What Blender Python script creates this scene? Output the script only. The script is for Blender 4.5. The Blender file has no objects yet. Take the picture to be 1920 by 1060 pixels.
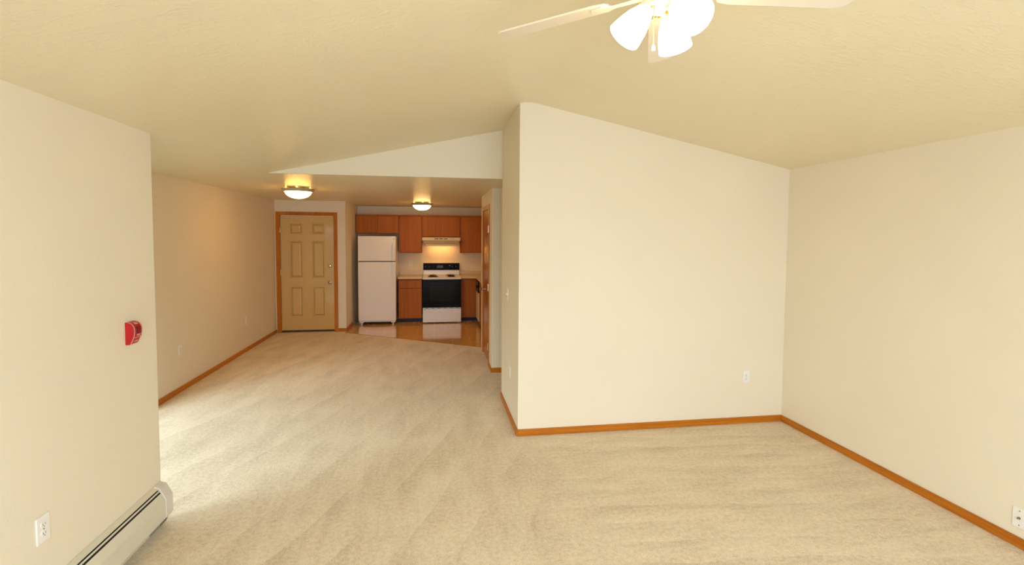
import bpy, bmesh, math, random
from mathutils import Vector, Matrix
random.seed(7)
S = bpy.context.scene
COL = S.collection
PI = math.pi
R = math.radians

# ------------------------------------------------------------------ camera
EYE = 1.78                                   # lens height above the carpet
PITCH, YAW, ROLL = R(2.8903), R(-9.0413), R(0.379)
FOCAL_PX, CENTRE_Y = 920.2, 490.3            # 1920 x 1060 frame


def view_dir(x, y, z):
    c, s = math.cos(-ROLL), math.sin(-ROLL)
    u, v = x, -z
    u, v = c * u - s * v, s * u + c * v
    x, z = u, -v
    Y = math.cos(PITCH) * y + math.sin(PITCH) * z
    Z = -math.sin(PITCH) * y + math.cos(PITCH) * z
    c, s = math.cos(YAW), math.sin(YAW)
    return Vector((c * x - s * Y, s * x + c * Y, Z))


cam = bpy.data.cameras.new('camera')
cam_ob = bpy.data.objects.new('camera', cam)
COL.objects.link(cam_ob)
ax, ay, az = view_dir(1, 0, 0), view_dir(0, 0, 1), -view_dir(0, 1, 0)
m = Matrix((ax, ay, az)).transposed().to_4x4()
m.translation = Vector((0, 0, EYE))
cam_ob.matrix_world = m
cam.sensor_fit = 'HORIZONTAL'
cam.sensor_width = 36
cam.lens = FOCAL_PX / 1920 * 36
cam.shift_y = -(530 - CENTRE_Y) / 1920
cam.clip_start = 0.02
S.camera = cam_ob

# ------------------------------------------------------------------ light, exposure
S.view_settings.view_transform = 'Standard'
S.view_settings.look = 'None'
S.view_settings.gamma = 1
S.view_settings.use_curve_mapping = False
S.view_settings.exposure = 0.0
S.cycles.max_bounces = 16
S.cycles.diffuse_bounces = 10
S.cycles.transparent_max_bounces = 8
S.cycles.sample_clamp_indirect = 8
DAY = (0.93, 1.06, 1.28)
WARM = (1.0, 0.50, 0.10)
P_BACK, P_PATIO = 132, 470
C_KITCHEN = (1.0, 0.58, 0.20)
C_PATIO = (0.80, 0.94, 0.97)
C_FAN = (1.0, 0.84, 0.52)
E_FAN, E_DOME = 9, 27
P_FAN, P_DOME = 2.3, 0.20
P_HOOD = 1.8

w = bpy.data.worlds.new('world')
S.world = w
w.use_nodes = True
bg = w.node_tree.nodes['Background']
bg.inputs[1].default_value = 2.55
_t = w.node_tree
_tc = _t.nodes.new('ShaderNodeTexCoord')
_sp = _t.nodes.new('ShaderNodeSeparateXYZ')
_rp = _t.nodes.new('ShaderNodeValToRGB')                 # lawn below the horizon, bright overcast sky above
_rp.color_ramp.elements[0].position, _rp.color_ramp.elements[0].color = 0.0, (0.16, 0.17, 0.12, 1)
_rp.color_ramp.elements[1].position, _rp.color_ramp.elements[1].color = 0.02, (0.86, 1.0, 1.04, 1)
_t.links.new(_tc.outputs['Generated'], _sp.inputs[0])
_t.links.new(_sp.outputs['Z'], _rp.inputs[0])
_t.links.new(_rp.outputs[0], bg.inputs[0])


def area(name, loc, direction, sx, sy, power, color, parent=None):
    l = bpy.data.lights.new(name, 'AREA')
    l.shape = 'RECTANGLE'
    l.size, l.size_y, l.energy, l.color = sx, sy, power, color
    o = bpy.data.objects.new(name, l)
    o.location = loc
    o.rotation_euler = Vector(direction).to_track_quat('-Z', 'Z').to_euler()
    COL.objects.link(o)
    if parent:
        o.parent = parent
    return o


def point(name, loc, power, color, radius, parent):
    l = bpy.data.lights.new(name, 'POINT')
    l.energy, l.color, l.shadow_soft_size = power, color, radius
    o = bpy.data.objects.new(name, l)
    o.location = loc
    COL.objects.link(o)
    o.parent = parent
    return o


def spot(name, loc, direction, power, color, radius, parent):
    l = bpy.data.lights.new(name, 'SPOT')
    l.energy, l.color, l.shadow_soft_size = power, color, radius
    l.spot_size, l.spot_blend = R(165), 0.6
    o = bpy.data.objects.new(name, l)
    o.location = loc
    o.rotation_euler = Vector(direction).to_track_quat('-Z', 'Y').to_euler()
    COL.objects.link(o)
    o.parent = parent
    return o


area('daylight_living_room', (0.75, -1.32, 1.25), (0, 1, 0), 3.5, 2.2, P_BACK, DAY)
area('daylight_patio', (-5.0, 1.0, 4.2), (3.0, 3.0, -3.9), 4.2, 2.0, P_PATIO, C_PATIO)

# ------------------------------------------------------------------ materials


def nodes_of(name):
    mt = bpy.data.materials.new(name)
    mt.use_nodes = True
    nt = mt.node_tree
    return mt, nt, nt.nodes['Principled BSDF']


def N(nt, kind, **kw):
    n = nt.nodes.new(kind)
    for k, v in kw.items():
        if k in n.inputs.keys() if hasattr(n.inputs, 'keys') else False:
            n.inputs[k].default_value = v
        else:
            setattr(n, k, v)
    return n


def noise(nt, vec, scale, detail=3, rough=0.5, dist=0.0):
    n = nt.nodes.new('ShaderNodeTexNoise')
    n.inputs['Scale'].default_value = scale
    n.inputs['Detail'].default_value = detail
    n.inputs['Roughness'].default_value = rough
    n.inputs['Distortion'].default_value = dist
    nt.links.new(vec, n.inputs['Vector'])
    return n.outputs['Fac']


def mapping(nt, scale=(1, 1, 1), rot=(0, 0, 0)):
    tc = nt.nodes.new('ShaderNodeTexCoord')
    mp = nt.nodes.new('ShaderNodeMapping')
    mp.inputs['Scale'].default_value = scale
    mp.inputs['Rotation'].default_value = rot
    nt.links.new(tc.outputs['Object'], mp.inputs['Vector'])
    return mp.outputs['Vector']


def ramp(nt, fac, stops):
    r = nt.nodes.new('ShaderNodeValToRGB')
    cr = r.color_ramp
    while len(cr.elements) < len(stops):
        cr.elements.new(0.5)
    for e, (p, c) in zip(cr.elements, stops):
        e.position = p
        e.color = (*c, 1) if len(c) == 3 else c
    nt.links.new(fac, r.inputs[0])
    return r.outputs[0]


def math_node(nt, op, a, b=None):
    n = nt.nodes.new('ShaderNodeMath')
    n.operation = op
    for i, v in enumerate((a, b)):
        if v is None:
            continue
        if isinstance(v, (int, float)):
            n.inputs[i].default_value = v
        else:
            nt.links.new(v, n.inputs[i])
    return n.outputs[0]


def bump(nt, bsdf, h, strength, dist):
    b = nt.nodes.new('ShaderNodeBump')
    b.inputs['Strength'].default_value = strength
    b.inputs['Distance'].default_value = dist
    nt.links.new(h, b.inputs['Height'])
    nt.links.new(b.outputs[0], bsdf.inputs['Normal'])


def mul(c, k):
    return tuple(min(1, x * k) for x in c)


def plain(name, color, rough=0.5, metal=0.0, spec=0.5, var=0.04, scale=30):
    mt, nt, b = nodes_of(name)
    v = mapping(nt)
    f = noise(nt, v, scale)
    nt.links.new(ramp(nt, f, [(0.3, mul(color, 1 - var)), (0.7, mul(color, 1 + var))]), b.inputs['Base Color'])
    b.inputs['Roughness'].default_value = rough
    b.inputs['Metallic'].default_value = metal
    b.inputs['Specular IOR Level'].default_value = spec
    return mt


def plaster(name, color, rough, strength, streak):
    """Painted drywall with a low hand-trowelled texture."""
    mt, nt, b = nodes_of(name)
    v = mapping(nt)
    big = noise(nt, v, 1.3, 2)
    nt.links.new(ramp(nt, big, [(0.3, mul(color, 0.985)), (0.7, mul(color, 1.01))]), b.inputs['Base Color'])
    fine = noise(nt, v, 45, 4, 0.55)
    v2 = mapping(nt, streak, (0.0, 0.0, 0.5))
    trowel = noise(nt, v2, 1.0, 5, 0.6, 1.2)
    ridge = math_node(nt, 'POWER', math_node(nt, 'SUBTRACT', 1.0, math_node(nt, 'ABSOLUTE', math_node(nt, 'MULTIPLY', math_node(nt, 'SUBTRACT', trowel, 0.58), 9.0))), 3.0)
    ridge = math_node(nt, 'MAXIMUM', ridge, 0.0)
    h = math_node(nt, 'ADD', math_node(nt, 'MULTIPLY', fine, 0.5), math_node(nt, 'MULTIPLY', ridge, 0.4))
    bump(nt, b, h, strength, 0.004)
    b.inputs['Roughness'].default_value = rough
    b.inputs['Specular IOR Level'].default_value = 0.2
    return mt


def wood(name, light, dark, axis='z', rough=0.38, scale=1.0, spec=0.4):
    mt, nt, b = nodes_of(name)
    sc = {'x': (2.0, 60, 60), 'y': (60, 2.0, 60), 'z': (60, 60, 2.0)}[axis]
    v = mapping(nt, tuple(s * scale for s in sc))
    f = noise(nt, v, 1.0, 4, 0.6, 0.6)
    v2 = mapping(nt, tuple(s * 0.12 * scale for s in sc))
    g = noise(nt, v2, 1.0, 2)
    t = math_node(nt, 'ADD', math_node(nt, 'MULTIPLY', f, 0.6), math_node(nt, 'MULTIPLY', g, 0.4))
    nt.links.new(ramp(nt, t, [(0.36, dark), (0.62, light)]), b.inputs['Base Color'])
    bump(nt, b, f, 0.08, 0.001)
    b.inputs['Specular IOR Level'].default_value = spec
    b.inputs['Roughness'].default_value = rough
    return mt


def emit(name, color, strength):
    mt = bpy.data.materials.new(name)
    mt.use_nodes = True
    nt = mt.node_tree
    b = nt.nodes['Principled BSDF']
    b.inputs['Base Color'].default_value = (0.9, 0.88, 0.82, 1)
    b.inputs['Roughness'].default_value = 0.25
    b.inputs['Emission Color'].default_value = (*color, 1)
    b.inputs['Emission Strength'].default_value = strength
    return mt


def carpet_mat():
    mt, nt, b = nodes_of('carpet')
    v = mapping(nt)
    speck = noise(nt, v, 120, 4, 0.75)
    tuft = noise(nt, v, 34, 5, 0.7)
    blotch = noise(nt, v, 2.2, 4, 0.6)

    def strokes(rot, scale, width, dist):
        """Sawtooth bands the vacuum cleaner leaves in the pile."""
        vv = mapping(nt, (1, 1, 1), (0, 0, rot))
        wv = nt.nodes.new('ShaderNodeTexWave')
        wv.wave_type, wv.bands_direction, wv.wave_profile = 'BANDS', 'X', 'SAW'
        wv.inputs['Scale'].default_value = width
        wv.inputs['Distortion'].default_value = dist
        wv.inputs['Detail'].default_value = 2
        wv.inputs['Detail Scale'].default_value = 0.6
        nt.links.new(vv, wv.inputs['Vector'])
        vm = mapping(nt, scale, (0, 0, rot))
        k = noise(nt, vm, 1.0, 2)
        mask = nt.nodes.new('ShaderNodeMapRange')
        mask.inputs['From Min'].default_value = 0.38
        mask.inputs['From Max'].default_value = 0.62
        nt.links.new(k, mask.inputs['Value'])
        return math_node(nt, 'MULTIPLY', math_node(nt, 'SUBTRACT', wv.outputs['Fac'], 0.5), mask.outputs[0])

    hall = strokes(R(24), (2.2, 0.9, 1), 0.95, 2.6)
    front = strokes(R(97), (1.5, 1.0, 1), 1.7, 3.0)
    sep = nt.nodes.new('ShaderNodeSeparateXYZ')
    nt.links.new(v, sep.inputs[0])
    sel = nt.nodes.new('ShaderNodeMapRange')
    sel.inputs['From Min'].default_value = 0.55
    sel.inputs['From Max'].default_value = 1.15
    nt.links.new(sep.outputs['X'], sel.inputs['Value'])
    mix = nt.nodes.new('ShaderNodeMix')
    mix.data_type = 'FLOAT'
    nt.links.new(sel.outputs[0], mix.inputs['Factor'])
    nt.links.new(hall, mix.inputs['A'])
    nt.links.new(front, mix.inputs['B'])
    s1 = noise(nt, mapping(nt, (5.5, 1.1, 1), (0, 0, R(22))), 1.0, 4, 0.6, 0.4)
    s2 = noise(nt, mapping(nt, (1.3, 8.0, 1), (0, 0, R(5))), 1.0, 4, 0.6, 0.4)
    mix2 = nt.nodes.new('ShaderNodeMix')
    mix2.data_type = 'FLOAT'
    nt.links.new(sel.outputs[0], mix2.inputs['Factor'])
    nt.links.new(s1, mix2.inputs['A'])
    nt.links.new(s2, mix2.inputs['B'])
    t = math_node(nt, 'ADD', 0.5, math_node(nt, 'MULTIPLY', mix.outputs['Result'], 0.20))
    t = math_node(nt, 'ADD', t, math_node(nt, 'MULTIPLY', math_node(nt, 'SUBTRACT', mix2.outputs['Result'], 0.5), 0.62))
    t = math_node(nt, 'ADD', t, math_node(nt, 'MULTIPLY', math_node(nt, 'SUBTRACT', blotch, 0.5), 0.5))
    t = math_node(nt, 'ADD', t, math_node(nt, 'MULTIPLY', math_node(nt, 'SUBTRACT', tuft, 0.5), 1.1))
    t = math_node(nt, 'ADD', t, math_node(nt, 'MULTIPLY', math_node(nt, 'SUBTRACT', speck, 0.5), 1.3))
    nt.links.new(ramp(nt, t, [(0.0, CARPET_D), (0.5, CARPET_M), (1.0, CARPET_L)]), b.inputs['Base Color'])
    bump(nt, b, math_node(nt, 'ADD', tuft, speck), 0.5, 0.006)
    b.inputs['Roughness'].default_value = 0.95
    b.inputs['Specular IOR Level'].default_value = 0.1
    b.inputs['Sheen Weight'].default_value = 0.15
    return mt


def vinyl_mat():
    mt, nt, b = nodes_of('vinyl_tile')
    v = mapping(nt)
    br = nt.nodes.new('ShaderNodeTexBrick')
    br.offset = 0
    br.inputs['Scale'].default_value = 1
    br.inputs['Brick Width'].default_value = 0.305
    br.inputs['Row Height'].default_value = 0.305
    br.inputs['Mortar Size'].default_value = 0.003
    br.inputs['Color1'].default_value = (0.84, 0.48, 0.14, 1)
    br.inputs['Color2'].default_value = (0.77, 0.425, 0.12, 1)
    br.inputs['Mortar'].default_value = (0.95, 0.68, 0.33, 1)
    nt.links.new(v, br.inputs['Vector'])
    n = noise(nt, v, 14, 4)
    mx = nt.nodes.new('ShaderNodeMix')
    mx.data_type = 'RGBA'
    mx.blend_type = 'MULTIPLY'
    mx.inputs['Factor'].default_value = 0.5
    nt.links.new(br.outputs['Color'], mx.inputs['A'])
    nt.links.new(ramp(nt, n, [(0.3, (0.72, 0.70, 0.66)), (0.7, (1, 1, 1))]), mx.inputs['B'])
    nt.links.new(mx.outputs['Result'], b.inputs['Base Color'])
    wob = noise(nt, v, 22, 2)
    bump(nt, b, wob, 0.04, 0.002)
    b.inputs['Roughness'].default_value = 0.10
    b.inputs['Specular IOR Level'].default_value = 0.9
    b.inputs['Coat Weight'].default_value = 0.6
    b.inputs['Coat Roughness'].default_value = 0.06
    return mt


def glass_mat():
    mt = bpy.data.materials.new('window_glass')
    mt.use_nodes = True
    nt = mt.node_tree
    nt.nodes.clear()
    out = nt.nodes.new('ShaderNodeOutputMaterial')
    tr = nt.nodes.new('ShaderNodeBsdfTransparent')
    gl = nt.nodes.new('ShaderNodeBsdfGlossy')
    gl.inputs['Roughness'].default_value = 0.02
    mx = nt.nodes.new('ShaderNodeMixShader')
    mx.inputs[0].default_value = 0.05
    nt.links.new(tr.outputs[0], mx.inputs[1])
    nt.links.new(gl.outputs[0], mx.inputs[2])
    nt.links.new(mx.outputs[0], out.inputs[0])
    return mt


CARPET_L, CARPET_M, CARPET_D = (0.89, 0.80, 0.625), (0.71, 0.61, 0.455), (0.46, 0.365, 0.235)
WALL = (0.80, 0.735, 0.595)
CEIL = (0.79, 0.71, 0.505)
M = {}
M['wall'] = plaster('wall_paint', WALL, 0.55, 0.16, (5, 14, 9))
M['ceiling'] = plaster('ceiling_paint', CEIL, 0.34, 0.32, (6, 20, 10))
M['carpet'] = carpet_mat()
M['vinyl'] = vinyl_mat()
M['glass'] = glass_mat()
OAK_L, OAK_D = (0.56, 0.20, 0.016), (0.40, 0.118, 0.007)
for a in 'xyz':
    M['oak_' + a] = wood('oak_trim_' + a, OAK_L, OAK_D, a, 0.4, 1.0, 0.2)
M['cabinet'] = wood('oak_cabinet', (0.47, 0.145, 0.010), (0.34, 0.092, 0.006), 'z', 0.45, 1.0, 0.22)
M['cabinet_h'] = wood('oak_cabinet_rail', (0.42, 0.12, 0.010), (0.29, 0.070, 0.005), 'x', 0.45, 1.0, 0.22)
M['pantry_door'] = wood('pantry_door_veneer', (0.46, 0.155, 0.030), (0.33, 0.095, 0.015), 'z', 0.26)
M['door_paint'] = plain('entry_door_paint', (0.63, 0.425, 0.165), 0.10, 0, 1.0, 0.015, 4)
M['white'] = plain('white_enamel', (0.80, 0.79, 0.77), 0.25, 0, 0.5, 0.01, 8)
M['fridge_white'] = plain('pebbled_white_enamel', (0.84, 0.825, 0.81), 0.38, 0, 0.5, 0.02, 160)
M['plastic'] = plain('white_plastic', (0.84, 0.83, 0.80), 0.35, 0, 0.5, 0.01, 40)
M['almond'] = plain('almond_enamel', (0.74, 0.64, 0.43), 0.35, 0, 0.5, 0.01, 20)
M['heater'] = plain('heater_enamel', (0.66, 0.64, 0.52), 0.4, 0, 0.5, 0.02, 9)
M['heater_cap'] = plain('heater_cap_enamel', (0.68, 0.65, 0.58), 0.42, 0, 0.5, 0.02, 9)
M['slot'] = plain('outlet_slot', (0.16, 0.145, 0.12), 0.6, 0, 0.2)
M['vent'] = plain('brown_vent', (0.085, 0.06, 0.03), 0.6, 0, 0.2)
M['black_panel'] = plain('black_control_glass', (0.008, 0.005, 0.006), 0.4, 0, 0.08, 0.05, 6)
M['black'] = plain('black_glass', (0.005, 0.006, 0.010), 0.14, 0, 0.12, 0.05, 6)
M['dark'] = plain('dark_cavity', (0.016, 0.015, 0.016), 0.6, 0, 0.3, 0.05, 30)
M['window_black'] = plain('oven_window_glass', (0.010, 0.012, 0.013), 0.12, 0, 0.14, 0.05, 6)
M['navy'] = plain('navy_vinyl_base', (0.015, 0.021, 0.036), 0.5, 0, 0.3, 0.06, 20)
M['laminate'] = plain('counter_laminate', (0.70, 0.555, 0.34), 0.25, 0, 0.5, 0.06, 90)
M['chrome'] = plain('chrome', (0.72, 0.70, 0.66), 0.18, 1.0, 0.5, 0.02, 12)
M['steel'] = plain('zinc_steel', (0.42, 0.44, 0.42), 0.38, 0.9, 0.5, 0.05, 40)
M['brass'] = plain('brass', (0.62, 0.36, 0.10), 0.24, 1.0, 0.5, 0.03, 20)
M['nickel'] = plain('aged_nickel', (0.36, 0.30, 0.22), 0.26, 1.0, 0.5, 0.04, 20)
M['red'] = plain('red_enamel', (0.46, 0.004, 0.008), 0.35, 0, 0.5, 0.04, 30)
M['red_dark'] = plain('dark_red_enamel', (0.20, 0.002, 0.008), 0.4, 0, 0.5, 0.04, 30)
M['white_ink'] = plain('white_ink', (0.72, 0.50, 0.48), 0.5)
M['grey_ink'] = plain('grey_ink', (0.20, 0.19, 0.19), 0.5)
M['fan_white'] = plain('fan_white', (0.78, 0.70, 0.56), 0.4, 0, 0.5, 0.01, 12)
M['trim_white'] = plain('lamp_trim', (0.42, 0.36, 0.25), 0.35, 0, 0.5, 0.01, 12)
M['coil'] = plain('burner_coil', (0.020, 0.012, 0.012), 0.5, 0.3, 0.5, 0.1, 40)
M['fan_glow'] = emit('fan_shade_glass', C_FAN, E_FAN)
M['dome_glow'] = emit('dome_glass', WARM, E_DOME)
M['kitchen_glow'] = emit('kitchen_dome_glass', C_KITCHEN, E_DOME * 0.95)
M['hood_glow'] = plain('hood_lens', (0.62, 0.50, 0.33), 0.35)
M['clock'] = plain('clock_digits', (0.05, 0.09, 0.035), 0.4)
M['vinyl_frame'] = plain('white_window_vinyl', (0.82, 0.82, 0.80), 0.4)

# ------------------------------------------------------------------ mesh tools


class MB:
    """Collects shapes that become ONE mesh object."""

    def __init__(self):
        self.v, self.f = [], []

    def add(self, vs, fs):
        k = len(self.v)
        self.v += [tuple(p) for p in vs]
        self.f += [tuple(i + k for i in f) for f in fs]
        return self

    def box(self, x0, x1, y0, y1, z0, z1):
        vs = [(x, y, z) for z in (z0, z1) for y in (y0, y1) for x in (x0, x1)]
        return self.add(vs, [(0, 2, 3, 1), (4, 5, 7, 6), (0, 1, 5, 4), (2, 6, 7, 3), (0, 4, 6, 2), (1, 3, 7, 5)])

    def prism(self, poly, a0, a1, axis='y'):
        """poly: 2D outline; axis y: (x,z), axis x: (y,z), axis z: (x,y)."""
        def p(q, a):
            return {'y': (q[0], a, q[1]), 'x': (a, q[0], q[1]), 'z': (q[0], q[1], a)}[axis]
        n = len(poly)
        vs = [p(q, a0) for q in poly] + [p(q, a1) for q in poly]
        fs = [tuple(range(n)), tuple(range(2 * n - 1, n - 1, -1))]
        fs += [(i, (i + 1) % n, n + (i + 1) % n, n + i) for i in range(n)]
        return self.add(vs, fs)

    def lathe(self, prof, centre=(0, 0, 0), n=32, axis=(0, 0, 1), caps=True):
        q = Vector((0, 0, 1)).rotation_difference(Vector(axis).normalized())
        c = Vector(centre)
        vs, fs = [], []
        for r, z in prof:
            for i in range(n):
                a = 2 * PI * i / n
                vs.append(c + q @ Vector((r * math.cos(a), r * math.sin(a), z)))
        for j in range(len(prof) - 1):
            for i in range(n):
                k = (i + 1) % n
                fs.append((j * n + i, j * n + k, (j + 1) * n + k, (j + 1) * n + i))
        if caps:
            fs.append(tuple(range(n - 1, -1, -1)))
            fs.append(tuple(range((len(prof) - 1) * n, len(prof) * n)))
        return self.add(vs, fs)

    def rod(self, a, b, r, n=10):
        a, b = Vector(a), Vector(b)
        return self.lathe([(r, 0), (r, (b - a).length)], a, n, b - a)

    def tube(self, pts, r, n=8):
        pts = [Vector(p) for p in pts]
        vs, fs = [], []
        for i, p in enumerate(pts):
            d = (pts[min(i + 1, len(pts) - 1)] - pts[max(i - 1, 0)]).normalized()
            up = Vector((0, 0, 1)) if abs(d.z) < 0.9 else Vector((1, 0, 0))
            s = d.cross(up).normalized()
            t = s.cross(d)
            for k in range(n):
                a = 2 * PI * k / n
                vs.append(p + (s * math.cos(a) + t * math.sin(a)) * r)
        for i in range(len(pts) - 1):
            for k in range(n):
                j = (k + 1) % n
                fs.append((i * n + k, i * n + j, (i + 1) * n + j, (i + 1) * n + k))
        fs.append(tuple(range(n - 1, -1, -1)))
        fs.append(tuple(range((len(pts) - 1) * n, len(pts) * n)))
        return self.add(vs, fs)

    def moved(self, fn):
        self.v = [tuple(fn(Vector(p))) for p in self.v]
        return self

    def build(self, name, mat, parent=None, bevel=0.0, smooth=False, seg=2):
        me = bpy.data.meshes.new(name)
        me.from_pydata(self.v, [], self.f)
        bm = bmesh.new()
        bm.from_mesh(me)
        bmesh.ops.recalc_face_normals(bm, faces=bm.faces)
        bm.to_mesh(me)
        bm.free()
        me.materials.append(mat)
        o = bpy.data.objects.new(name, me)
        COL.objects.link(o)
        if parent is not None:
            o.parent = parent
        if bevel:
            md = o.modifiers.new('edge', 'BEVEL')
            md.width, md.segments, md.limit_method, md.angle_limit = bevel, seg, 'ANGLE', R(40)
            md.harden_normals = False
        if smooth:
            for p in me.polygons:
                p.use_smooth = True
            try:
                me.set_sharp_from_angle(angle=R(42))
            except Exception:
                pass
        return o


def thing(name, label, cat, loc, rz=0.0, group=None):
    o = bpy.data.objects.new(name, None)
    o.empty_display_size = 0.1
    COL.objects.link(o)
    o.location = loc
    o.rotation_euler = (0, 0, rz)
    o['label'], o['category'] = label, cat
    if group:
        o['group'] = group
    return o


def structure(o, label, cat):
    o['kind'], o['label'], o['category'] = 'structure', label, cat
    return o


def copy_thing(root, loc, rz, label):
    c = root.copy()
    COL.objects.link(c)
    c.location, c.rotation_euler, c['label'] = loc, (0, 0, rz), label

    def down(src, dst):
        for ch in src.children:
            d = ch.copy()
            COL.objects.link(d)
            d.parent = dst
            down(ch, d)
    down(root, c)
    return c


# ------------------------------------------------------------------ room dimensions
XL, YL = -1.661, 3.25          # near left partition: face and free end
XH = -2.833                    # hall wall face
YD = 9.417                     # entry wall face
XK = -1.609                    # wall beside the refrigerator
YK = 10.884                    # kitchen back wall
XC, YB = 0.735, 4.236          # corner of the living room back wall
YS = 5.337                     # dropped ceiling face
XR = 3.344                     # right wall
YP, XP = 6.31, 0.742           # pantry block
YE = 7.745                     # pantry far end
XKR = 1.50                     # kitchen right wall
XHE = 2.30                     # end of the side passage
Y0 = -1.0                      # wall behind the camera
ZN, ZF = 2.376, 2.408          # eave heights, near and far
ZR = 2.4355


def roof(x):
    """Height of the vaulted ceiling at x."""
    pts = [(-1.661, 2.376), (0.69, 2.922), (0.735, 2.932), (0.78, 2.939), (0.825, 2.942), (0.87, 2.938), (0.93, 2.927), (3.344, 2.4355)]
    for (a, za), (b, zb) in zip(pts, pts[1:]):
        if x <= b:
            return za + (zb - za) * (x - a) / (b - a)
    return pts[-1][1]


ROOF_X = [0.735, 0.78, 0.825, 0.87, 0.93, 3.344]
T = 0.12

# ------------------------------------------------------------------ setting
vx0, vy0, vx1, vy1 = XK, 9.27, XP + 0.02, 7.775        # seam between carpet and vinyl
b = MB()
b.prism([(-2.95, Y0 - T), (XR + T, Y0 - T), (XR + T, YP), (XP + 0.02, YP), (vx1, vy1), (vx0, vy0), (XK, YD + 0.1), (-2.95, YD + 0.1)], -0.08, 0.0, 'z')
structure(b.build('floor', M['carpet']), 'beige cut-pile carpet with vacuum strokes across the living room and hall', 'floor')
b = MB()
b.prism([(vx0, vy0), (vx1, vy1), (XKR, vy1), (XKR, YK + T), (XK - T, YK + T), (XK - T, YD + 0.1), (XK, YD + 0.1)], -0.08, -0.002, 'z')
structure(b.build('floor_kitchen', M['vinyl']), 'glossy tan vinyl tile floor of the kitchen', 'floor')
dx, dy = vx1 - vx0, vy1 - vy0
ln = math.hypot(dx, dy)
nx, ny = -dy / ln * 0.012, dx / ln * 0.012
b = MB().prism([(vx0, vy0), (vx1 - 0.02, vy1), (vx1 - 0.02 + nx, vy1 + ny), (vx0 + nx, vy0 + ny)], -0.002, 0.004, 'z')
structure(b.build('trim_1', M['oak_x'], bevel=0.001), 'thin brown strip along the diagonal carpet and vinyl seam', 'floor trim')

# ceilings
b = MB()
top = 0.12
ys = [Y0 - T, YL, YS + 0.05]
zs = [ZN, ZN, ZF]
rows = []
for y, z in zip(ys, zs):
    rows.append([(XL - T, y, z), (XL, y, z), (0.69, y, roof(0.69)), (0.735, y, roof(0.735))])
vs = [p for r in rows for p in r] + [(p[0], p[1], p[2] + top) for r in rows for p in r]
fs = []
for o in (0, 12):
    for j in range(2):
        for i in range(3):
            k = o + j * 4 + i
            fs.append((k, k + 1, k + 5, k + 4))
rim = [0, 1, 2, 3, 7, 11, 10, 9, 8, 4]
fs += [(a, c, c + 12, a + 12) for a, c in zip(rim, rim[1:] + rim[:1])]
b.add(vs, fs)
low = [(x, roof(x)) for x in ROOF_X]
b.prism(low + [(x, z + top) for x, z in reversed(low)], Y0 - T, YB + 0.2, 'y')
ceil = b.build('ceiling', M['ceiling'], smooth=True)
structure(ceil, 'cream vaulted ceiling with trowelled texture over the living room', 'ceiling')
b = MB()
rows = [[(XH - T, y, z), (XL - T + 0.001, y, z)] for y, z in ((1.9, ZN), (YL, ZN), (YS + 0.05, ZF))]
vs = [p for r in rows for p in r] + [(p[0], p[1], p[2] + top) for r in rows for p in r]
b.add(vs, [(0, 1, 3, 2), (2, 3, 5, 4), (6, 8, 9, 7), (8, 10, 11, 9), (0, 6, 7, 1), (4, 5, 11, 10), (0, 2, 8, 6), (2, 4, 10, 8), (1, 7, 9, 3), (3, 9, 11, 5)])
b.box(XH - T, XC + 0.6, YS + 0.05, YK + T, ZF, ZF + top).box(XC + 0.6, XHE + T, YS - 0.02, YK + T, ZF, ZF + top)
structure(b.build('ceiling_hall', M['ceiling']), 'flat cream ceiling over the hall and kitchen', 'ceiling')

# walls
b = MB().box(XL - T, XL, Y0, YL, 0, ZN + 0.02)
structure(b.build('wall_left', M['wall'], bevel=0.006, seg=3), 'cream partition wall at the left carrying the fire alarm pull', 'wall')
b = MB().box(XH - T, XL - T, 1.9, 2.02, 0, ZN + 0.02)
structure(b.build('wall_nook', M['wall']), 'cream wall closing the nook behind the left partition', 'wall')
PY0, PY1, PZ = 2.20, 5.25, 2.08                          # patio door opening
b = MB().box(XH - T, XH, 2.02, PY0, 0, ZF + 0.05).box(XH - T, XH, PY0, PY1, PZ, ZF + 0.05).box(XH - T, XH, PY1, YD + T, 0, ZF + 0.05)
structure(b.build('wall_hall', M['wall']), 'long cream hall wall leading to the entry door', 'wall')
DX0, DX1, DZ = -2.745, -1.820, 2.132                     # entry door leaf
b = MB().box(XH, DX0 - 0.02, YD, YD + T, 0, ZF).box(DX1 + 0.02, XK, YD, YD + T, 0, ZF).box(DX0 - 0.02, DX1 + 0.02, YD, YD + T, DZ + 0.02, ZF)
b.box(XK - T, XK, YD + T, YK, 0, ZF)
structure(b.build('wall_entry', M['wall']), 'narrow cream wall around the entry door, turning beside the refrigerator', 'wall')
b = MB().box(XK - T, XKR + T, YK, YK + T, 0, ZF)
structure(b.build('wall_kitchen', M['wall']), 'cream kitchen wall behind the stove and cabinets', 'wall')
b = MB().box(XKR, XKR + T, YE, YK, 0, ZF)
structure(b.build('wall_kitchen_right', M['wall']), 'cream kitchen wall behind the right counter run', 'wall')
# living room back wall: closed block with gable top
poly = [(XC, 0.0), (XR + T, 0.0), (XR + T, ZR + 0.02)] + [(x, roof(x) + 0.02) for x in reversed(ROOF_X)]
b = MB().prism(poly, YB, YS - 0.02, 'y')
structure(b.build('wall_back', M['wall'], bevel=0.007, seg=3), 'broad bright cream wall with the peaked top and a protruding corner', 'wall')
poly = [(XL, ZF - 0.0005), (XC + 0.6, ZF - 0.0005), (XC + 0.6, roof(0.735) + 0.02), (XC, roof(0.735) + 0.03), (XL, ZF + 0.01)]
b = MB().prism(poly, YS, YS + 0.049, 'y')
structure(b.build('wall_soffit', M['wall']), 'triangular cream gable face above the dropped hall ceiling', 'wall')
b = MB().box(XR, XR + T, Y0, YB, 0, ZR + 0.06)
structure(b.build('wall_right', M['wall']), 'cream wall along the right side of the living room', 'wall')
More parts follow.
